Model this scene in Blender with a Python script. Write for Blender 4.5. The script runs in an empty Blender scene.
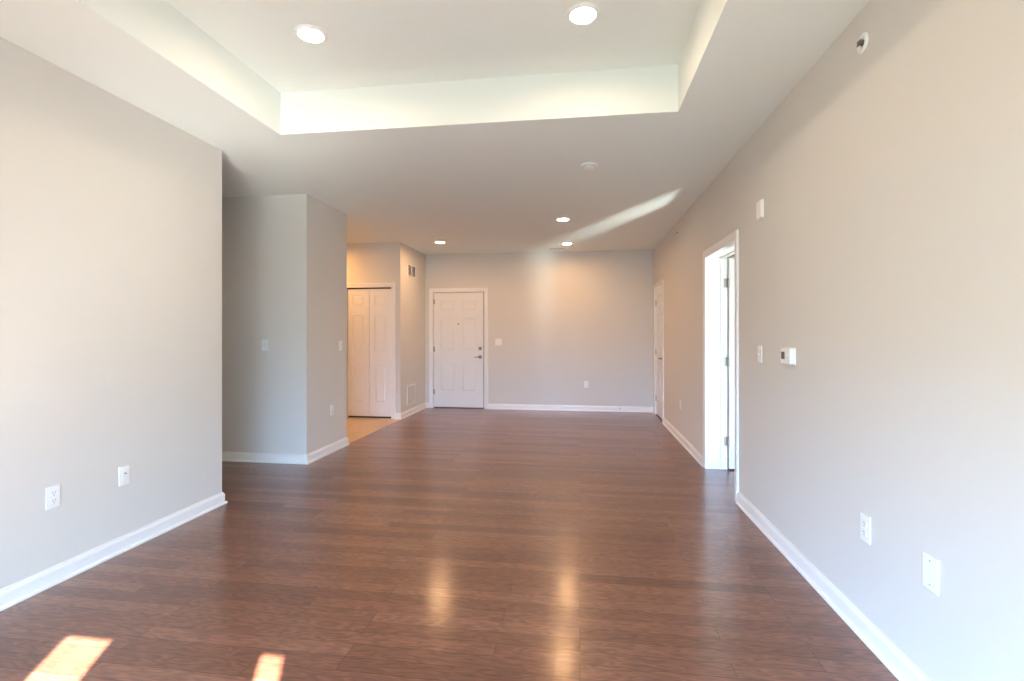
import bpy, bmesh, math, random
from mathutils import Vector, Matrix

S = bpy.context.scene
C = S.collection
PI = math.pi
random.seed(7)

# ------------------------------------------------------------------ camera
cd = bpy.data.cameras.new('camera')
cam = bpy.data.objects.new('camera', cd)
C.objects.link(cam)
cam.location = (0, 0, 1.315)
cam.rotation_euler = (PI / 2, 0, 0.1366)
cd.sensor_width = 36
cd.lens = 495 / 1024 * 36
cd.shift_y = -6.25 / 1024
cd.clip_start = 0.02
S.camera = cam

# ------------------------------------------------------------------ exposure, sky, sun
S.view_settings.view_transform = 'Standard'
S.view_settings.look = 'None'
S.view_settings.gamma = 1
S.view_settings.use_curve_mapping = False
S.view_settings.exposure = 0.4
S.cycles.use_denoising = True
S.cycles.max_bounces = 14
S.cycles.diffuse_bounces = 8
S.cycles.glossy_bounces = 4
S.cycles.sample_clamp_indirect = 40
S.cycles.caustics_reflective = True
S.cycles.blur_glossy = 0.0

SKY, GROUND, SUN = 14.5, 4.8, 58.0
LAMP, TRAY, KITCHEN = 255.0, 126.0, 480.0

w = bpy.data.worlds.new('sky')
S.world = w
w.use_nodes = True
nt = w.node_tree
nt.nodes.clear()
tc = nt.nodes.new('ShaderNodeTexCoord')
sx = nt.nodes.new('ShaderNodeSeparateXYZ')
nt.links.new(tc.outputs['Generated'], sx.inputs[0])
mr = nt.nodes.new('ShaderNodeMapRange')
mr.inputs['From Min'].default_value = -1
mr.inputs['From Max'].default_value = 1
nt.links.new(sx.outputs['Z'], mr.inputs['Value'])
cr = nt.nodes.new('ShaderNodeValToRGB')
e = cr.color_ramp.elements
e[0].position = 0.0
e[0].color = (GROUND * .78, GROUND * .98, GROUND * .86, 1)
e[1].position = 1.0
e[1].color = (SKY * .45, SKY * .72, SKY * 1.15, 1)
a = e.new(.49)
a.color = (GROUND * .80, GROUND, GROUND * .92, 1)
a = e.new(.51)
a.color = (SKY * .46, SKY * .82, SKY * 1.36, 1)
nt.links.new(mr.outputs['Result'], cr.inputs['Fac'])
bg = nt.nodes.new('ShaderNodeBackground')
nt.links.new(cr.outputs['Color'], bg.inputs['Color'])
ow = nt.nodes.new('ShaderNodeOutputWorld')
nt.links.new(bg.outputs[0], ow.inputs[0])

SUNDIR = Vector((-.47, 1, -.939)).normalized()
ld = bpy.data.lights.new('sun', 'SUN')
ld.energy = SUN
ld.angle = math.radians(.6)
ld.color = (1, .98, .94)
sun = bpy.data.objects.new('sun', ld)
C.objects.link(sun)
sun.rotation_euler = SUNDIR.to_track_quat('-Z', 'Y').to_euler()
sun.location = (2, -4, 5)

XL, XR, YB, YF, H = -2.75, 1.225, 8.58, -.35, 2.74
XRO = 1.42                                   # bedroom side of the right wall
YBR = 1.6                                    # bedroom window wall


def portal(name, x0, x1, z0, z1, y):         # sampling portal in a window opening
    l = bpy.data.lights.new(name, 'AREA')
    l.shape = 'RECTANGLE'
    l.size = x1 - x0
    l.size_y = z1 - z0
    l.cycles.is_portal = True
    o = bpy.data.objects.new(name, l)
    C.objects.link(o)
    o.location = ((x0 + x1) / 2, y, (z0 + z1) / 2)
    o.rotation_euler = (PI / 2, 0, 0)
    return o


portal('window_portal', -1.75, .95, .02, 2.13, YF - .06)
portal('bedroom_portal', 2.2, 3.0, .4, 2.1, YBR - .06)

# added spot standing in for sunlight glinting off the bedroom floor onto the ceiling
sl = bpy.data.lights.new('glint_spot', 'SPOT')
sl.energy = 680
sl.color = (.84, 1, .98)
sl.spot_size = math.radians(54)
sl.spot_blend = 1
sl.shadow_soft_size = .14
so = bpy.data.objects.new('glint_spot', sl)
C.objects.link(so)
so.location = (1.95, 3.3, .03)
so.rotation_euler = (Vector((.24, 6.80, 2.74)) - so.location).to_track_quat('-Z', 'Y').to_euler()
so.scale = (.135, 1, 1)

# ------------------------------------------------------------------ materials


def mat(name, col, rough=.5, metal=0, spec=.5, bump=0, bscale=200, emit=None):
    m = bpy.data.materials.new(name)
    m.use_nodes = True
    n = m.node_tree
    b = n.nodes['Principled BSDF']
    b.inputs['Base Color'].default_value = (*col, 1)
    b.inputs['Roughness'].default_value = rough
    b.inputs['Metallic'].default_value = metal
    b.inputs['Specular IOR Level'].default_value = spec
    if emit:
        b.inputs['Emission Color'].default_value = (*emit[0], 1)
        b.inputs['Emission Strength'].default_value = emit[1]
    if bump:
        t = n.nodes.new('ShaderNodeTexCoord')
        z = n.nodes.new('ShaderNodeTexNoise')
        z.inputs['Scale'].default_value = bscale
        bp = n.nodes.new('ShaderNodeBump')
        bp.inputs['Strength'].default_value = bump
        bp.inputs['Distance'].default_value = .002
        n.links.new(t.outputs['Object'], z.inputs['Vector'])
        n.links.new(z.outputs['Fac'], bp.inputs['Height'])
        n.links.new(bp.outputs['Normal'], b.inputs['Normal'])
    return m


M = {}
M['wall'] = mat('greige_wall_paint', (.68, .655, .61), .75, spec=.25, bump=.08, bscale=350)
M['ceil'] = mat('white_ceiling_paint', (.795, .825, .785), .8, spec=.2, bump=.05, bscale=300)
M['trim'] = mat('white_trim_paint', (.83, .82, .80), .38)
M['door'] = mat('white_door_paint', (.80, .79, .77), .42)
M['plate'] = mat('white_plastic', (.86, .86, .84), .35)
M['slot'] = mat('dark_slot', (.03, .03, .03), .6)
M['metal'] = mat('satin_nickel', (.27, .245, .22), .32, metal=1)
M['hinge'] = mat('brushed_hinge_metal', (.46, .42, .36), .4, metal=1)
M['dark'] = mat('dark_gap_strip', (.07, .055, .045), .6)
M['threshold_gap'] = mat('dark_threshold_gap', (.05, .04, .035), .5)
M['screen'] = mat('grey_display', (.10, .11, .12), .25)
M['void'] = mat('recess_shade', (.10, .08, .06), .8)
M['vent'] = mat('duct_shade_grey', (.33, .31, .29), .8)
M['rubber'] = mat('white_rubber', (.75, .75, .73), .7)
M['bulb'] = mat('red_glass_bulb', (.20, .05, .03), .2)
M['carpet'] = mat('bounce_carpet', (.62, .58, .52), .95, spec=.1, bump=.4, bscale=400)
M['lamp'] = mat('lamp_diffuser', (.9, .9, .9), .5, emit=((1.0, .56, .26), LAMP))
M['tlamp'] = mat('tray_lamp_diffuser', (.9, .9, .9), .5, emit=((1.0, .79, .56), TRAY))
M['hall_fill'] = mat('hall_fill_diffuser', (.9, .9, .9), .5, emit=((1.0, .72, .45), 60))
M['klamp'] = mat('kitchen_lamp_diffuser', (.9, .9, .9), .5, emit=((1.0, .50, .17), KITCHEN))


def floor_mat():
    m = bpy.data.materials.new('dark_oak_strip_floor')
    m.use_nodes = True
    n = m.node_tree
    N, L = n.nodes, n.links
    b = N['Principled BSDF']
    t = N.new('ShaderNodeTexCoord')

    def brick(c1, c2, mo, ms):
        k = N.new('ShaderNodeTexBrick')
        k.offset = .37
        k.offset_frequency = 3
        k.squash = 1
        k.inputs['Scale'].default_value = 1
        k.inputs['Brick Width'].default_value = .95
        k.inputs['Row Height'].default_value = .083
        k.inputs['Mortar Size'].default_value = ms
        k.inputs['Mortar Smooth'].default_value = .3
        k.inputs['Bias'].default_value = 0
        k.inputs['Color1'].default_value = (*c1, 1)
        k.inputs['Color2'].default_value = (*c2, 1)
        k.inputs['Mortar'].default_value = (*mo, 1)
        L.new(t.outputs['Object'], k.inputs['Vector'])
        return k
    tone = brick((0, 0, 0), (1, 1, 1), (.5, .5, .5), 0)
    seam = brick((1, 1, 1), (1, 1, 1), (0, 0, 0), .0015)
    # per-plank shift of the grain coordinates
    tb = N.new('ShaderNodeSeparateColor')
    L.new(tone.outputs['Color'], tb.inputs[0])
    sh = N.new('ShaderNodeVectorMath')
    sh.operation = 'MULTIPLY_ADD'
    L.new(tone.outputs['Color'], sh.inputs[0])
    sh.inputs[1].default_value = (7.3, 3.1, 5)
    L.new(t.outputs['Object'], sh.inputs[2])
    mp = N.new('ShaderNodeMapping')
    mp.inputs['Scale'].default_value = (2.2, 13, 1)
    L.new(sh.outputs[0], mp.inputs['Vector'])
    cath = N.new('ShaderNodeTexNoise')                 # cathedral figure: contour lines of a stretched noise
    cath.inputs['Scale'].default_value = 1.5
    cath.inputs['Detail'].default_value = 2
    cath.inputs['Roughness'].default_value = .45
    L.new(mp.outputs[0], cath.inputs['Vector'])
    mul = N.new('ShaderNodeMath')
    mul.operation = 'MULTIPLY'
    mul.inputs[1].default_value = 9
    L.new(cath.outputs['Fac'], mul.inputs[0])
    fr = N.new('ShaderNodeMath')
    fr.operation = 'PINGPONG'
    fr.inputs[1].default_value = .5
    L.new(mul.outputs[0], fr.inputs[0])
    mp2 = N.new('ShaderNodeMapping')
    mp2.inputs['Scale'].default_value = (16, 170, 1)
    L.new(sh.outputs[0], mp2.inputs['Vector'])
    pore = N.new('ShaderNodeTexNoise')
    pore.inputs['Scale'].default_value = 1
    pore.inputs['Detail'].default_value = 4
    L.new(mp2.outputs[0], pore.inputs['Vector'])
    g1 = N.new('ShaderNodeMapRange')
    g1.inputs['From Max'].default_value = .5
    g1.inputs['To Min'].default_value = .70
    g1.inputs['To Max'].default_value = 1.08
    L.new(fr.outputs[0], g1.inputs['Value'])
    g2 = N.new('ShaderNodeMapRange')
    g2.inputs['From Min'].default_value = .3
    g2.inputs['From Max'].default_value = .7
    g2.inputs['To Min'].default_value = .76
    g2.inputs['To Max'].default_value = 1.18
    L.new(pore.outputs['Fac'], g2.inputs['Value'])
    ramp = N.new('ShaderNodeValToRGB')
    r = ramp.color_ramp.elements
    r[0].color = (.170, .066, .038, 1)
    r[1].color = (.265, .116, .070, 1)
    q = r.new(.5)
    q.color = (.222, .090, .052, 1)
    L.new(tb.outputs[0], ramp.inputs['Fac'])

    def mulc(a_, b_):
        x = N.new('ShaderNodeMix')
        x.data_type = 'RGBA'
        x.blend_type = 'MULTIPLY'
        x.inputs['Factor'].default_value = 1
        L.new(a_, x.inputs['A'])
        L.new(b_, x.inputs['B'])
        return x.outputs['Result']
    c = mulc(ramp.outputs['Color'], g1.outputs[0])
    c = mulc(c, g2.outputs[0])
    sm = N.new('ShaderNodeMapRange')
    sm.inputs['To Min'].default_value = .42
    L.new(seam.outputs['Color'], sm.inputs['Value'])
    c = mulc(c, sm.outputs[0])
    L.new(c, b.inputs['Base Color'])
    rr = N.new('ShaderNodeMapRange')
    rr.inputs['To Min'].default_value = .32
    rr.inputs['To Max'].default_value = .45
    L.new(pore.outputs['Fac'], rr.inputs['Value'])
    L.new(rr.outputs[0], b.inputs['Roughness'])
    b.inputs['Specular IOR Level'].default_value = .3
    b.inputs['Coat Weight'].default_value = .75
    b.inputs['Coat Roughness'].default_value = .18
    b.inputs['Coat IOR'].default_value = 1.5
    ad = N.new('ShaderNodeMath')
    ad.operation = 'MULTIPLY'
    L.new(seam.outputs['Color'], ad.inputs[0])
    L.new(g2.outputs[0], ad.inputs[1])
    bp = N.new('ShaderNodeBump')
    bp.inputs['Strength'].default_value = .10
    bp.inputs['Distance'].default_value = .001
    L.new(ad.outputs[0], bp.inputs['Height'])
    L.new(bp.outputs['Normal'], b.inputs['Normal'])
    L.new(bp.outputs['Normal'], b.inputs['Coat Normal'])
    return m


def tile_mat():
    m = bpy.data.materials.new('beige_floor_tile')
    m.use_nodes = True
    N, L = m.node_tree.nodes, m.node_tree.links
    b = N['Principled BSDF']
    t = N.new('ShaderNodeTexCoord')
    k = N.new('ShaderNodeTexBrick')
    k.offset = 0
    k.inputs['Scale'].default_value = 1
    k.inputs['Brick Width'].default_value = .33
    k.inputs['Row Height'].default_value = .33
    k.inputs['Mortar Size'].default_value = .003
    k.inputs['Color1'].default_value = (.58, .44, .31, 1)
    k.inputs['Color2'].default_value = (.54, .40, .28, 1)
    k.inputs['Mortar'].default_value = (.42, .32, .23, 1)
    L.new(t.outputs['Object'], k.inputs['Vector'])
    z = N.new('ShaderNodeTexNoise')
    z.inputs['Scale'].default_value = 9
    z.inputs['Detail'].default_value = 5
    L.new(t.outputs['Object'], z.inputs['Vector'])
    mr_ = N.new('ShaderNodeMapRange')
    mr_.inputs['To Min'].default_value = .85
    mr_.inputs['To Max'].default_value = 1.15
    L.new(z.outputs['Fac'], mr_.inputs['Value'])
    x = N.new('ShaderNodeMix')
    x.data_type = 'RGBA'
    x.blend_type = 'MULTIPLY'
    x.inputs['Factor'].default_value = 1
    L.new(k.outputs['Color'], x.inputs['A'])
    L.new(mr_.outputs[0], x.inputs['B'])
    L.new(x.outputs['Result'], b.inputs['Base Color'])
    b.inputs['Roughness'].default_value = .35
    return m


M['floor'] = floor_mat()
M['tile'] = tile_mat()

# ------------------------------------------------------------------ mesh helpers


def bx(bm, x0, x1, y0, y1, z0, z1, bev=0):
    r = bmesh.ops.create_cube(bm, size=1)
    vs = r['verts']
    for v in vs:
        v.co = Vector(((x0 + x1) / 2 + v.co.x * (x1 - x0), (y0 + y1) / 2 + v.co.y * (y1 - y0), (z0 + z1) / 2 + v.co.z * (z1 - z0)))
    if bev:
        es = list({ed for v in vs for ed in v.link_edges})
        bmesh.ops.bevel(bm, geom=es, offset=bev, segments=2, affect='EDGES', profile=.6)


def box(*a_, **k):
    bm = bmesh.new()
    bx(bm, *a_, **k)
    return bm


def lathe(bm, prof, mx=None, n=32):
    """revolve (radius, height) pairs about the local z axis; mx places it"""
    mx = mx or Matrix()
    rings = []
    for r, z in prof:
        if r < 1e-6:
            rings.append([bm.verts.new(mx @ Vector((0, 0, z)))])
        else:
            rings.append([bm.verts.new(mx @ Vector((r * math.cos(2 * PI * k / n), r * math.sin(2 * PI * k / n), z))) for k in range(n)])
    for p, q in zip(rings, rings[1:]):
        for k in range(n):
            j = (k + 1) % n
            if len(p) == 1 and len(q) == 1:
                continue
            if len(p) == 1:
                bm.faces.new((p[0], q[k], q[j]))
            elif len(q) == 1:
                bm.faces.new((p[k], p[j], q[0]))
            else:
                bm.faces.new((p[k], p[j], q[j], q[k]))


def tube(bm, pts, r, n=10):
    pts = [Vector(p) for p in pts]
    rings = []
    for i, p in enumerate(pts):
        d = (pts[min(i + 1, len(pts) - 1)] - pts[max(i - 1, 0)]).normalized()
        u = d.orthogonal().normalized() if i == 0 else (u_ - d * u_.dot(d)).normalized()
        u_ = u
        v = d.cross(u)
        rad = r[i] if isinstance(r, (list, tuple)) else r
        rings.append([bm.verts.new(p + rad * (math.cos(2 * PI * k / n) * u + math.sin(2 * PI * k / n) * v)) for k in range(n)])
    for p, q in zip(rings, rings[1:]):
        for k in range(n):
            j = (k + 1) % n
            bm.faces.new((p[k], p[j], q[j], q[k]))
    bm.faces.new(rings[0][::-1])
    bm.faces.new(rings[-1])


def sweep(bm, path, prof, fn):
    """mitred sweep of a profile (offset, depth) along a 2-D path; offset goes to the left of the path"""
    path = [Vector(p) for p in path]
    rows = []
    for i, p in enumerate(path):
        dirs = []
        if i > 0:
            dirs.append((p - path[i - 1]).normalized())
        if i < len(path) - 1:
            dirs.append((path[i + 1] - p).normalized())
        ns = [Vector((-d.y, d.x)) for d in dirs]
        m = ns[0] if len(ns) == 1 else (ns[0] + ns[1]) / (1 + ns[0].dot(ns[1]))
        rows.append([bm.verts.new(fn(*(p + m * o), d)) for o, d in prof])
    k = len(prof)
    for p, q in zip(rows, rows[1:]):
        for j in range(k):
            bm.faces.new((p[j], p[(j + 1) % k], q[(j + 1) % k], q[j]))
    bm.faces.new(rows[0][::-1])
    bm.faces.new(rows[-1])


def obj(name, bm, m, parent=None, smooth=False):
    bmesh.ops.recalc_face_normals(bm, faces=bm.faces)
    me = bpy.data.meshes.new(name)
    bm.to_mesh(me)
    bm.free()
    me.materials.append(m)
    o = bpy.data.objects.new(name, me)
    C.objects.link(o)
    if parent:
        o.parent = parent
    if smooth:
        for p in me.polygons:
            p.use_smooth = True
        me.set_sharp_from_angle(angle=math.radians(40))
    return o


def tag(o, label, cat, group=None, kind=None):
    o['label'] = label
    o['category'] = cat
    if group:
        o['group'] = group
    if kind:
        o['kind'] = kind
    return o


def struct(name, bm, m, label, cat):
    return tag(obj(name, bm, m), label, cat, kind='structure')


def thing(name, label, cat, loc, rz=0, group=None, kind=None):
    o = bpy.data.objects.new(name, None)
    o.empty_display_size = .05
    C.objects.link(o)
    o.location = loc
    o.rotation_euler = (0, 0, rz)
    return tag(o, label, cat, group, kind)


def dup(root, loc, rz=None, label=None, group=None):
    r = root.copy()
    C.objects.link(r)
    r.location = loc
    if rz is not None:
        r.rotation_euler = (0, 0, rz)
    if label:
        r['label'] = label
    if group:
        r['group'] = group
    for ch in list(root.children):
        c = ch.copy()
        C.objects.link(c)
        c.parent = r
        for g in list(ch.children):
            d = g.copy()
            C.objects.link(d)
            d.parent = c
    return r


ROT = {'back': 0, 'right': -PI / 2, 'left': PI / 2}     # local -y points out of the wall into the room

# ------------------------------------------------------------------ floors and ceiling
bm = bmesh.new()
bx(bm, XL, 1.56, YF - .05, YB + .12, -.12, 0)
bx(bm, -5.3, XL, YF - .05, 5.0, -.12, 0)
struct('floor', bm, M['floor'], 'dark reddish brown hardwood strip floor running across the room', 'floor')
struct('floor_bedroom', box(1.56, 5.2, YBR - .05, YB + .12, -.12, 0), M['carpet'], 'unseen pale carpet beyond the open doorway, added to bounce sunlight', 'floor')  # unseen floor made pale to bounce sun onto the doorway jamb
struct('floor_kitchen', box(-6.1, XL, 5.0, 7.5, -.12, 0), M['tile'], 'beige tile floor beside the bifold closet doors', 'floor')

TX0, TX1, TY0, TY1, TZ = -2.12, .622, .25, 3.28, 3.04
bm = bmesh.new()
CT = 3.12
bx(bm, -6.1, TX0, YF - .05, YB + .12, H, CT)
bx(bm, TX1, XRO, YF - .05, YB + .12, H, CT)
bx(bm, XRO, 5.2, YBR - .05, YB + .12, H, CT)
bx(bm, TX0, TX1, YF - .05, TY0, H, CT)
bx(bm, TX0, TX1, TY1, YB + .12, H, CT)
bx(bm, TX0, TX1, TY0, TY1, TZ, CT)
struct('ceiling', bm, M['ceil'], 'white ceiling with a recessed rectangular tray over the near half', 'ceiling')

# ------------------------------------------------------------------ walls
W = M['wall']
struct('wall_back', box(-2.87, -2.6182, YB, YB + .14, 0, H), W, 'greige back wall strip left of the entry door', 'wall')
bm = bmesh.new()
bx(bm, -2.6182, -1.6598, YB, YB + .14, 2.0802, H)
bx(bm, -1.6598, XRO, YB, YB + .14, 0, H)
me_o = bpy.data.objects['wall_back']
bm.from_mesh(me_o.data)
bpy.data.objects.remove(me_o)
struct('wall_back', bm, W, 'greige back wall holding the white entry door', 'wall')

# right wall with the two door openings
DA0, DA1 = 4.130, 5.060           # near doorway
DB0, DB1 = 7.60, 8.345           # far door
bm = bmesh.new()
G = .0142
bx(bm, XR, XRO, YF - .05, DA0 - G, 0, H)
bx(bm, XR, XRO, DA0 - G, DA1 + G, 2.0752, H)
bx(bm, XR, XRO, DA1 + G, DB0 - G, 0, H)
bx(bm, XR, XRO, DB0 - G, DB1 + G, 2.0752, H)
bx(bm, XR, XRO, DB1 + G, YB, 0, H)
struct('wall_right', bm, W, 'long greige right wall with an open doorway and a far white door', 'wall')

YE = 3.496                       # end of the near left wall
struct('wall_left', box(-2.87, XL, YF - .05, YE, 0, H), W, 'near left wall ending at the hall opening', 'wall')
YP0, YP1 = 4.696, 5.565
struct('wall_pier', box(-5.3, XL, YP0, YP1, 0, H), W, 'greige pier between the hall opening and the kitchen', 'wall')
YC = 7.345                        # closet wall with the bifold doors
BX0, BX1 = -3.626, -2.896
bm = bmesh.new()
bx(bm, -6.1, BX0 - G, YC, YC + .12, 0, H)
bx(bm, BX0 - G, BX1 + G, YC, YC + .12, 2.0582, H)
bx(bm, BX1 + G, XL, YC, YC + .12, 0, H)
bx(bm, -2.87, XL, YC + .12, YB, 0, H)
struct('wall_closet', bm, W, 'greige wall corner around the bifold closet with two vents', 'wall')
bm = bmesh.new()
bx(bm, -6.1, -2.87, 8.2, 8.3, 0, H)
bx(bm, -6.1, -6.0, YC + .12, 8.2, 0, H)
struct('wall_closet_interior', bm, W, 'interior walls behind the bifold closet doors', 'wall')
struct('wall_kitchen', box(-6.1, -6.0, YP1, YC, 0, H), W, 'kitchen side wall left of the pier', 'wall')
struct('wall_kitchen_end', box(-6.1, -5.3, YP0, YP1, 0, H), W, 'kitchen end wall left of the pier', 'wall')
bm = bmesh.new()
bx(bm, -5.3, -2.87, 2.2, 2.3, 0, H)
bx(bm, -5.4, -5.3, 2.2, YP0, 0, H)
struct('wall_hall', bm, W, 'hall walls beyond the end of the near left wall', 'wall')

# unseen window wall; opening and two slots shaped to throw the sun patches
bm = bmesh.new()
y0, y1 = YF - .05, YF
HEAD, LOW = 2.13, 1.30
bx(bm, -2.87, XRO, y0, y1, HEAD, H)
bx(bm, -2.87, -1.75, y0, y1, 0, HEAD)
bx(bm, .95, XRO, y0, y1, 0, HEAD)
bx(bm, -1.75, -1.165, y0, y1, LOW, HEAD)
bx(bm, -.93, -.248, y0, y1, LOW, HEAD)
bx(bm, -.133, .95, y0, y1, LOW, HEAD)
struct('wall_sun_block', box(.96, 1.06, YF - 2.3, YF - .051, 0, 2.9), M['ceil'], 'unseen white wall added outside the window to block sun', 'wall')  # added out of view to keep part of the sun off the floor
struct('wall_front', bm, W, 'unseen window wall behind the viewpoint, slots shaped for sun patches', 'wall')

# bedroom beyond the doorway
bm = bmesh.new()
bx(bm, 5.1, 5.2, YBR, 6.3, 0, H)
bx(bm, XRO, 5.2, 6.3, 6.4, 0, H)
bx(bm, XRO, 2.2, YBR - .05, YBR, 0, H)
bx(bm, 3.0, 5.2, YBR - .05, YBR, 0, H)
bx(bm, 2.2, 3.0, YBR - .05, YBR, 0, .4)
bx(bm, 2.2, 3.0, YBR - .05, YBR, 2.1, H)
struct('wall_bedroom', bm, W, 'bedroom walls beyond the open doorway', 'wall')
bm = bmesh.new()
bx(bm, XRO, 2.3, 7.2, 7.3, 0, H)
bx(bm, 2.3, 2.4, 7.2, YB + .12, 0, H)
struct('wall_closet_right', bm, W, 'closet walls behind the far right door', 'wall')

# ------------------------------------------------------------------ baseboards
BASE = [(0, 0), (.026, 0), (.026, .010), (.022, .016), (.0145, .019), (.0145, .070), (.012, .078), (.007, .084), (.006, .092), (0, .094)]


def baseboard(name, path, label):
    bm = bmesh.new()
    sweep(bm, path, BASE, lambda u, v, d: Vector((u, v, d)))
    return struct(name, bm, M['trim'], label, 'baseboard')


baseboard('baseboard_right', [(XR, YF), (XR, DA0 - .072)], 'white baseboard along the near right wall')
baseboard('baseboard_right_far', [(XR, DA1 + .072), (XR, DB0 - .072)], 'white baseboard between the right doorway and the far right door')
baseboard('baseboard_right_corner', [(XR, DB1 + .072), (XR, YB)], 'short white baseboard between the far right door and back corner')
baseboard('baseboard_back', [(XR, YB), (-1.604, YB)], 'white baseboard along the back wall')
baseboard('baseboard_back_left', [(-2.674, YB), (XL, YB), (XL, YC), (-2.826, YC)], 'white baseboard under the two wall vents')
baseboard('baseboard_pier', [(XL - .02, YP1), (XL, YP1), (XL, YP0), (-5.3, YP0)], 'white baseboard wrapping the pier')
baseboard('baseboard_left', [(-2.87, YE), (XL, YE), (XL, YF)], 'white baseboard along the near left wall')

# ------------------------------------------------------------------ door casings
CAS = [(0, 0), (0, .010), (.006, .013), (.014, .011), (.030, .014), (.052, .018), (.064, .018), (.070, .014), (.070, 0)]


def casing(bm, x0, x1, top, wall_y=0):
    """U-shaped casing round an opening, local frame: x along the wall, out = -y"""
    sweep(bm, [(x0, 0), (x0, top), (x1, top), (x1, 0)], CAS, lambda u, v, d: Vector((u, wall_y - d, v)))


def jamb(bm, x0, x1, top, y0_, y1_, t=.018):
    bx(bm, x0 - t, x0, y0_, y1_, 0, top + t)
    bx(bm, x1, x1 + t, y0_, y1_, 0, top + t)
    bx(bm, x0, x1, y0_, y1_, top, top + t)


def frame(name, loc, rz, bm, label):
    o = struct(name, bm, M['trim'], label, 'door frame')
    o.location = loc
    o.rotation_euler = (0, 0, rz)
    return o


# ------------------------------------------------------------------ doors


def slab(bm, w_, h_, t, cols, rows, stile, faces=(-1,)):
    """raised-panel slab in x 0..w, y 0..t, z 0..h; cols / rows are the panel spans; panels on the -y face (and +y)"""
    d = .013
    ya = d if -1 in faces else 0
    yb = t - d if 1 in faces else t
    bx(bm, 0, w_, ya, yb, 0, h_)
    for f in faces:
        q0, q1 = (0, d) if f < 0 else (t - d, t)
        xs = [0] + [v for c in cols for v in c] + [w_]
        for i in range(0, len(xs), 2):                       # stiles
            bx(bm, xs[i], xs[i + 1], q0, q1, 0, h_, bev=.0022)
        zs = [0] + [v for r in rows for v in r] + [h_]
        for c in cols:
            for i in range(0, len(zs), 2):                   # rails
                bx(bm, c[0], c[1], q0, q1, zs[i], zs[i + 1], bev=.0022)
            for r in rows:                                   # raised panels
                yo = d if f < 0 else t - d
                yi = .004 if f < 0 else t - .004
                g, s = .014, .034
                o4 = [(c[0] + g, r[0] + g), (c[1] - g, r[0] + g), (c[1] - g, r[1] - g), (c[0] + g, r[1] - g)]
                i4 = [(c[0] + s, r[0] + s), (c[1] - s, r[0] + s), (c[1] - s, r[1] - s), (c[0] + s, r[1] - s)]
                vo = [bm.verts.new((x, yo, z)) for x, z in o4]
                vi = [bm.verts.new((x, yi, z)) for x, z in i4]
                for k in range(4):
                    bm.faces.new((vo[k], vo[(k + 1) % 4], vi[(k + 1) % 4], vi[k]))
                bm.faces.new(vi)


def hinge(parent, x, y, z, leafs=True):
    bm = bmesh.new()
    for k in range(3):
        lathe(bm, [(0, -.045 + k * .03), (.0065, -.045 + k * .03), (.0065, -.0165 + k * .03), (0, -.0165 + k * .03)], Matrix.Translation((x, y, z)), 12)
    lathe(bm, [(0, .045), (.004, .045), (.0045, .050), (0, .052)], Matrix.Translation((x, y, z)), 12)
    if leafs:
        bx(bm, x - .028, x + .028, y + .004, y + .0075, z - .044, z + .044)
    return obj('hinge', bm, M['hinge'], parent, True)


def lever(parent, x, y, z, sx, name='lever_handle'):
    """rose, neck and lever pointing to sx"""
    bm = bmesh.new()
    mx = Matrix.Translation((x, y, z)) @ Matrix.Rotation(PI / 2, 4, 'X')
    lathe(bm, [(0, 0), (.032, 0), (.033, .004), (.030, .010), (.014, .014), (.012, .020), (.012, .050), (.0125, .062), (0, .064)], mx, 28)
    h = obj(name, bm, M['metal'], parent, True)
    bm = bmesh.new()
    tube(bm, [(x, y - .052, z), (x + sx * .03, y - .054, z), (x + sx * .055, y - .056, z + .001), (x + sx * .080, y - .052, z - .002), (x + sx * .092, y - .047, z - .004)], [.010, .0098, .009, .008, .006], 12)
    obj('lever', bm, M['metal'], h, True)
    return h


RE = [(.276, .79), (1.00, 1.585), (1.71, 1.908)]
R6 = [(.235, .84), (1.00, 1.62), (1.735, 1.925)]

# entry door
d1 = thing('door_1', 'white six panel entry door with nickel lever and deadbolt in back wall', 'door', (-2.598, YB + .022, .016), 0, kind='structure')
bm = bmesh.new()
slab(bm, .906, 2.044, .044, [(.118, .392), (.514, .788)], RE, .1)
obj('door_slab', bm, M['door'], d1)
lever(d1, .848, 0, .897, -1)
bm = bmesh.new()
mx = Matrix.Translation((.848, 0, 1.046)) @ Matrix.Rotation(PI / 2, 4, 'X')
lathe(bm, [(0, 0), (.031, 0), (.031, .006), (.026, .016), (.018, .020), (0, .020)], mx, 28)
db = obj('deadbolt', bm, M['metal'], d1, True)
bm = box(.844, .852, -.034, -.018, 1.030, 1.062, bev=.002)
obj('thumb_turn', bm, M['metal'], db)
bm = bmesh.new()
mx = Matrix.Translation((.453, .002, 1.482)) @ Matrix.Rotation(PI / 2, 4, 'X')
lathe(bm, [(0, .004), (.005, .005), (.009, .010), (.013, .009), (.014, 0)], mx, 20)
obj('peephole', bm, M['metal'], d1, True)
for z in (.27, 1.03, 1.88):
    hinge(d1, -.004, -.006, z)
bm = bmesh.new()
bx(bm, 0, .906, .004, .05, -.014, -.003)
obj('door_sweep', bm, M['threshold_gap'], d1)
bm = bmesh.new()
casing(bm, -2.604, -1.674, 2.066)
jamb(bm, -2.604, -1.674, 2.066, -.001, .14, .014)
frame('trim_1', (0, YB, 0), 0, bm, 'white casing around the entry door')
bm = bmesh.new()
bx(bm, -1.6905, -1.6742, YB + .025, YB + .07, .001, 2.065)  # dark strip between slab and casing
bx(bm, -2.6038, -1.6910, YB + .072, YB + .1, .001, 2.065)  # dark sheet closing the opening behind the slab
struct('trim_gap_strip', bm, M['dark'], 'dark strip in the gap beside the entry door and dark sheet behind it', 'gap_strip')

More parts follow.
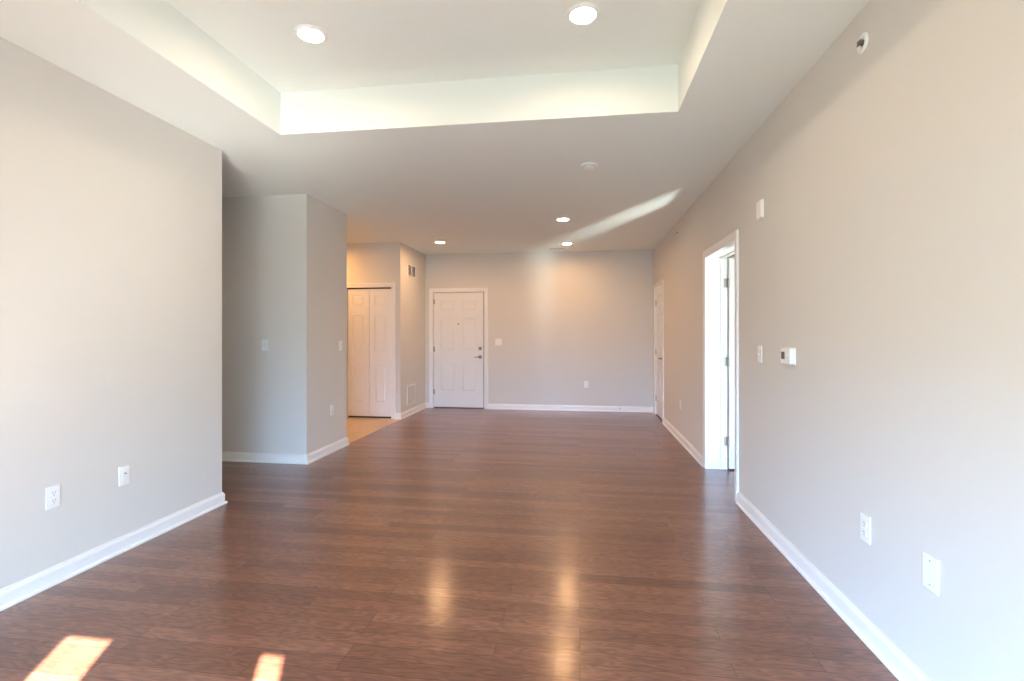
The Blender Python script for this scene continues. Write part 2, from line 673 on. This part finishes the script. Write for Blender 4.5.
# far right door, closed, hinged on its far side
d2 = thing('door_2', 'narrow white door closed at far end of right wall', 'door', (XR + .010, DB1 - .004, .024), ROT['right'], kind='structure')
bm = bmesh.new()
slab(bm, DB1 - DB0 - .008, 2.030, .035, [(.11, .32), (.417, .627)], R6, .1)
obj('door_slab', bm, M['door'], d2)
lever(d2, .675, 0, .925, -1)
for z in (.25, 1.0, 1.80):
    hinge(d2, -.002, -.007, z)
bm = bmesh.new()
casing(bm, 0, DB1 - DB0, 2.061)
jamb(bm, 0, DB1 - DB0, 2.061, -.001, .195, .014)
frame('trim_2', (XR, DB1, 0), ROT['right'], bm, 'white casing around the far right door')
struct('trim_door_gap', box(XR + .002, XRO, DB0, DB1, .0005, .010), M['threshold_gap'], 'dark strip standing in for the black gap under the far right door', 'threshold_gap')  # dark colour stands in for the shaded gap below the slab

# doorway to the bedroom, door swung open against the far jamb
bm = bmesh.new()
wd = DA1 - DA0
casing(bm, 0, wd, 2.061)
jamb(bm, 0, wd, 2.061, -.001, .196, .014)
for q in ((0, .011), (wd - .011, wd)):                          # door stops
    bx(bm, q[0], q[1], .13, .158, 0, 2.061)
bx(bm, 0, wd, .13, .158, 2.050, 2.061)
frame('trim_3', (XR, DA1, 0), ROT['right'], bm, 'white casing and jamb around the open doorway in right wall')
d3 = thing('door_3', 'white door standing open into the bright room beyond right doorway', 'door', (XRO + .009, DA1 - .036, .014), 0, kind='structure')
bm = bmesh.new()
slab(bm, wd - .03, 2.042, .035, [(.12, .395), (.51, .785)], R6, .1, faces=(-1, 1))
obj('door_slab', bm, M['door'], d3)
for z in (.26, 1.035, 1.80):
    bm = bmesh.new()
    for k in range(3):
        lathe(bm, [(0, -.045 + k * .03), (.0085, -.045 + k * .03), (.0085, -.0165 + k * .03), (0, -.0165 + k * .03)], Matrix.Translation((-.008, -.004, z)), 12)
    bx(bm, -.042, -.006, .0325, .0358, z - .044, z + .044)        # leaf on the jamb
    bx(bm, -.004, -.0003, .003, .030, z - .044, z + .044)        # leaf on the door edge
    obj('hinge', bm, M['hinge'], d3, True)
lever(d3, wd - .10, 0, .90, -1)

# bifold closet doors
bf = thing('door_4', 'white two leaf panelled bifold closet door above the tile floor', 'door', (BX0 + .004, YC + .018, .034), 0, kind='structure')
lw = (BX1 - BX0 - .012) / 2
R3 = [(.206, .785), (1.003, 1.582), (1.723, 1.895)]
for k in range(2):
    bm = bmesh.new()
    slab(bm, lw - .005, 1.995, .03, [(.082, lw - .085)], R3, .08)
    lf = obj('door_leaf', bm, M['door'], bf)
    lf.location = (k * (lw + .002), 0, 0)
bm = bmesh.new()
mx = Matrix.Translation((lw * .55, 0, .862)) @ Matrix.Rotation(PI / 2, 4, 'X')
lathe(bm, [(0, 0), (.009, 0), (.008, .012), (.017, .020), (.018, .027), (.012, .033), (0, .034)], mx, 20)
obj('knob', bm, M['plate'], bf, True)
bm = bmesh.new()
casing(bm, BX0, BX1, 2.044)
jamb(bm, BX0, BX1, 2.044, -.001, .12, .014)
frame('trim_4', (0, YC, 0), 0, bm, 'white casing around the bifold closet door')
bm = bmesh.new()
bx(bm, BX0 + .002, BX1 - .002, YC + .012, YC + .05, 2.024, 2.043)
bx(bm, BX0 + .002, BX1 - .002, YC + .052, YC + .06, .002, 2.024)  # dark sheet behind the leaves
struct('trim_track', bm, M['dark'], 'dark track slot above the bifold closet door and dark sheet behind its leaves', 'door track')

# ------------------------------------------------------------------ wall plates
mrot = Matrix.Rotation(PI / 2, 4, 'X')


def plate_bm(w_=.070, h_=.116, t=.006):
    return box(-w_ / 2, w_ / 2, -t, .0005, -h_ / 2, h_ / 2, bev=.0022)


def screw(parent, x, z, y=-.006):
    bm = bmesh.new()
    lathe(bm, [(0, .0012), (.0028, .0009), (.0032, -.001)], Matrix.Translation((x, y, z)) @ mrot, 10)
    return obj('screw', bm, M['plate'], parent, True)


GO = 'duplex wall outlets'


def outlet(label, loc, rz):
    t = thing('wall_outlet', label, 'outlet', loc, rz, GO)
    obj('cover_plate', plate_bm(), M['plate'], t)
    for z in (.0195, -.0195):
        bm = box(-.0165, .0165, -.0085, -.004, z - .0135, z + .0135, bev=.0035)
        r = obj('receptacle', bm, M['plate'], t)
        for x, h_ in ((-.0062, .0085), (.0062, .007)):
            obj('slot', box(x - .0012, x + .0012, -.0088, -.0080, z + .001 - h_ / 2 + .002, z + .001 + h_ / 2 + .002), M['slot'], r)
        bm = bmesh.new()
        lathe(bm, [(0, .0003), (.0026, .0003), (.0026, -.0006)], Matrix.Translation((0, -.0085, z - .008)) @ mrot, 10)
        obj('ground_hole', bm, M['slot'], r)
    screw(t, 0, 0)
    return t


out0 = outlet('white duplex outlet low on the near left wall', (XL, 2.252, .458), ROT['left'])


def more_outlet(label, loc, rz):
    r = dup(out0, loc, rz, label)
    return r


more_outlet('white duplex outlet low on the near right wall', (XR, 2.328, .477), ROT['right'])
more_outlet('white outlet low on right wall between doorway and far door', (XR, 6.318, .457), ROT['right'])
more_outlet('white outlet low on the back wall', (.104, YB, .457), 0)
more_outlet('white outlet low on the side of the pier, below its switch', (XL, 5.215, .466), ROT['left'])


def toggle_switch(label, loc, rz, gangs=1):
    t = thing('light_switch', label, 'light switch', loc, rz, 'toggle light switches')
    w_ = .070 if gangs == 1 else .116
    obj('cover_plate', plate_bm(w_), M['plate'], t)
    for k in range(gangs):
        x = (k - (gangs - 1) / 2) * .046
        obj('toggle_slot', box(x - .0052, x + .0052, -.0068, -.005, -.0125, .0125, bev=.0008), M['plate'], t)
        bm = bmesh.new()
        tube(bm, [(x, -.004, 0), (x, -.013, .004), (x, -.022, .009)], [.0046, .0042, .0036], 10)
        obj('toggle', bm, M['plate'], t, True)
        screw(t, x, .030)
        screw(t, x, -.030)
    return t


sw0 = toggle_switch('white switch on the pier front face', (-3.207, YP0, 1.204), 0)
dup(sw0, (XL, 5.407, 1.184), ROT['left'], 'white switch high on the side of the pier beside kitchen opening')
dup(sw0, (XR, 3.594, 1.180), ROT['right'], 'white toggle switch on right wall between doorway and thermostat')
toggle_switch('double switch plate beside the entry door', (-1.419, YB, 1.179), 0, 2)

# cable plate on the left wall
t = thing('cable_plate', 'white cable jack plate low on left wall, nearer the hall opening', 'wall plate', (XL, 2.662, .455), ROT['left'])
obj('cover_plate', plate_bm(), M['plate'], t)
obj('insert', box(-.0165, .0165, -.0075, -.004, -.033, .033, bev=.0012), M['plate'], t)
bm = bmesh.new()
lathe(bm, [(0, .010), (.0022, .010), (.0046, .0098), (.0048, 0)], Matrix.Translation((0, -.0072, .014)) @ mrot, 12)
obj('jack', bm, M['hinge'], t, True)
screw(t, 0, .042)
screw(t, 0, -.042)

# blank plate on the right wall
t = thing('blank_plate', 'white blank cover plate low on right wall, nearest the viewer', 'wall plate', (XR, 1.926, .475), ROT['right'])
obj('cover_plate', plate_bm(.076, .122), M['plate'], t)
for z in (.042, -.042):
    s = screw(t, 0, z)
    s.data = s.data.copy()
    s.data.materials[0] = M['hinge']

# thermostat
t = thing('thermostat', 'white thermostat with small grey display on right wall', 'thermostat', (XR, 3.105, 1.188), ROT['right'])
obj('back_plate', box(-.073, .073, -.006, .0005, -.050, .050, bev=.003), M['plate'], t)
obj('body', box(-.068, .068, -.030, -.005, -.046, .046, bev=.006), M['plate'], t)
obj('display', box(-.054, -.006, -.0312, -.029, -.020, .024), M['screen'], t)
for k in range(3):
    obj('button', box(.022, .050, -.0325, -.029, .018 - k * .018, .028 - k * .018, bev=.0015), M['plate'], t)

# door chime box high on the right wall
t = thing('door_chime', 'small white box mounted high on right wall near the doorway', 'chime', (XR, 3.575, 2.165), ROT['right'])
obj('back_plate', box(-.046, .046, -.008, .0005, -.062, .062, bev=.002), M['plate'], t)
obj('cover', box(-.043, .043, -.020, -.007, -.059, .059, bev=.006), M['plate'], t)
bm = bmesh.new()
for k in range(5):
    bx(bm, -.026, .026, -.0208, -.0190, -.036 + k * .007, -.033 + k * .007)
obj('grille', bm, M['plate'], t)

# sidewall sprinklers


def sprinkler(label, loc, rz):
    t = thing('fire_sprinkler', label, 'sprinkler', loc, rz, 'sidewall sprinklers')
    bm = bmesh.new()
    lathe(bm, [(.016, -.006), (.018, .004), (.026, .008), (.036, .006), (.041, .002), (.042, -.001), (.016, -.001)], mrot, 36)
    obj('escutcheon', bm, M['plate'], t, True)
    bm = bmesh.new()
    lathe(bm, [(0, -.002), (.0125, -.002), (.0125, .005), (.009, .007), (.009, .009), (0, .009)], mrot, 20)
    obj('orifice', bm, M['metal'], t, True)
    bm = bmesh.new()
    for s in (-1, 1):
        tube(bm, [(s * .008, -.005, 0), (s * .014, -.008, 0), (s * .012, -.012, 0), (s * .002, -.015, 0)], .0024, 8)
    obj('yoke', bm, M['metal'], t, True)
    bm = bmesh.new()
    tube(bm, [(0, -.006, 0), (0, -.009, 0), (0, -.012, 0), (0, -.0145, 0)], [.0022, .0032, .0032, .002], 10)
    obj('bulb', bm, M['bulb'], t, True)
    bm = bmesh.new()
    bx(bm, -.015, .015, -.019, -.0145, .008, .0095)
    bx(bm, -.013, .013, -.0168, -.0152, -.010, .010)
    for k in range(5):
        bx(bm, -.0140 + k * .0060, -.0105 + k * .0060, -.0205, -.0152, -.0085, -.0070)
    obj('deflector', bm, M['metal'], t)
    return t


sp0 = sprinkler('sidewall fire sprinkler high on the near right wall', (XR, 2.352, 2.588), ROT['right'])
dup(sp0, (XR, 6.48, 2.60), ROT['right'], 'far sidewall fire sprinkler high on right wall past the doorway')

# doorstop on the back baseboard
t = thing('door_stop', 'small spring door stop on the back wall baseboard', 'door stop', (.672, YB - .0145, .055), 0)
bm = bmesh.new()
lathe(bm, [(0, 0), (.011, 0), (.010, .006), (.006, .010), (0, .010)], mrot, 16)
obj('base', bm, M['metal'], t, True)
bm = bmesh.new()
tube(bm, [(.005 * math.cos(k * .9), -.008 - k * .0011, .005 * math.sin(k * .9)) for k in range(56)], .0012, 6)
obj('spring', bm, M['metal'], t, True)
bm = bmesh.new()
lathe(bm, [(0, .066), (.008, .066), (.009, .076), (.006, .082), (0, .083)], mrot, 16)
obj('tip', bm, M['rubber'], t, True)

# ------------------------------------------------------------------ vents


def wall_vent(label, loc, rz, w_, h_, cols, mat_, tilt):
    t = thing('wall_vent', label, 'vent', loc, rz, 'wall vents on the closet return')
    bm = bmesh.new()
    m_ = .017
    sweep(bm, [(-w_ / 2 + m_, -h_ / 2 + m_), (-w_ / 2 + m_, h_ / 2 - m_), (w_ / 2 - m_, h_ / 2 - m_), (w_ / 2 - m_, -h_ / 2 + m_), (-w_ / 2 + m_, -h_ / 2 + m_)],
          [(0, 0), (0, .009), (.004, .011), (.012, .008), (m_, .002), (m_, 0)], lambda u, v, d: Vector((u, -d, v)))
    for k in range(1, cols):
        x = -w_ / 2 + k * w_ / cols
        bx(bm, x - .008, x + .008, -.010, 0, -h_ / 2 + m_, h_ / 2 - m_)
    obj('frame', bm, M['plate'], t)
    obj('duct_shade', box(-w_ / 2 + .012, w_ / 2 - .012, -.0012, .0002, -h_ / 2 + .012, h_ / 2 - .012), mat_, t)  # thin plate, its dark colour stands in for shade behind the louvers
    bm = bmesh.new()
    z = -h_ / 2 + m_ + .008
    while z < h_ / 2 - m_ - .004:
        vs = [bm.verts.new(p) for p in ((-w_ / 2 + m_, -.001, z + tilt), (w_ / 2 - m_, -.001, z + tilt), (w_ / 2 - m_, -.009, z), (-w_ / 2 + m_, -.009, z),
                                        (-w_ / 2 + m_, -.001, z + tilt + .0012), (w_ / 2 - m_, -.001, z + tilt + .0012), (w_ / 2 - m_, -.009, z + .0012), (-w_ / 2 + m_, -.009, z + .0012))]
        for f in ((0, 1, 2, 3), (7, 6, 5, 4), (0, 4, 5, 1), (1, 5, 6, 2), (2, 6, 7, 3), (3, 7, 4, 0)):
            bm.faces.new([vs[i] for i in f])
        z += .0165
    obj('louvers', bm, M['plate'], t)
    return t


wall_vent('upper wall vent with twin louvers over a dark backing near the ceiling', (XL, 7.856, 2.355), ROT['left'], .40, .20, 2, M['void'], -.004)
wall_vent('lower white return vent near the baseboard left of entry door', (XL, 7.832, .330), ROT['left'], .40, .32, 1, M['vent'], .007)

t = thing('ceiling_vent', 'slim white ceiling register above the back wall', 'vent', (-.38, 8.27, H), 0)
bm = bmesh.new()
sweep(bm, [(-.13, -.045), (-.13, .045), (.13, .045), (.13, -.045), (-.13, -.045)], [(0, 0), (0, .003), (.012, .004), (.024, .002), (.024, 0)], lambda u, v, d: Vector((u, v, -d)))
obj('frame', bm, M['plate'], t)
obj('duct_shade', box(-.135, .135, -.05, .05, -.0015, .0002), M['slot'], t)  # near-black plate painted as the shaded opening
bm = bmesh.new()
for k in range(4):
    bx(bm, -.13, .13, -.036 + k * .022, -.0325 + k * .022, -.0026, -.001)
obj('louvers', bm, M['plate'], t)

# smoke detector
t = thing('smoke_detector', 'round white smoke detector on the ceiling past the tray', 'smoke detector', (.075, 4.217, H), 0)
bm = bmesh.new()
lathe(bm, [(0, .0005), (.070, .0005), (.071, -.010), (.067, -.013), (0, -.013)], None, 40)
obj('base', bm, M['plate'], t, True)
bm = bmesh.new()
lathe(bm, [(.052, -.012), (.052, -.021), (.046, -.028), (.032, -.032), (0, -.033)], None, 40)
obj('cover', bm, M['plate'], t, True)
bm = bmesh.new()
for k in range(20):
    an = 2 * PI * k / 20
    r_ = bmesh.ops.create_cube(bm, size=1)
    bmesh.ops.transform(bm, matrix=Matrix.Rotation(an, 4, 'Z') @ Matrix.Translation((.0522, 0, -.017)) @ Matrix.Diagonal((.002, .008, .006, 1)), verts=r_['verts'])
obj('vent_slots', bm, M['void'], t)

# ------------------------------------------------------------------ recessed lights


def downlight(label, loc, m_, group='recessed ceiling lights'):
    t = thing('recessed_light', label, 'ceiling light', loc, 0, group)
    bm = bmesh.new()
    lathe(bm, [(.0675, .0005), (.0675, -.008), (.070, -.0105), (.076, -.0105), (.088, -.005), (.092, .0005)], None, 40)
    obj('trim_ring', bm, M['plate'], t, True)
    bm = bmesh.new()
    lathe(bm, [(.067, -.0005), (.067, -.0016), (.05, -.0020), (0, -.0022)], None, 32)
    obj('lens', bm, m_, t)
    return t


l0 = downlight('lit recessed light at left in the ceiling tray', (-1.531, 2.66, TZ), M['tlamp'])
l1 = downlight('lit recessed light in flat ceiling, nearest past the tray', (-.209, 6.149, H), M['lamp'])
for loc, lab in (((.016, 2.694, TZ), 'lit recessed light at right in the ceiling tray'),
                 ((-.203, 7.80, H), 'lit recessed light beside the ceiling register at the back'),
                 ((-2.143, 7.424, H), 'lit recessed light above the entry door area by the upper vent'),
                 ((-1.531, .87, TZ), 'lit recessed light at near left end of tray, out of view'),
                 ((.016, .87, TZ), 'lit recessed light at near right end of tray, out of view')):
    d = dup(l0 if loc[2] == TZ else l1, loc, None, lab)
downlight('warm recessed kitchen light hidden behind the pier', (-4.0, 6.75, H), M['klamp'])
downlight('added warm fill light in the side hall, unseen behind the near left wall', (-4.3, 3.55, H), M['hall_fill'])  # unseen lamp added to brighten the hall and pier
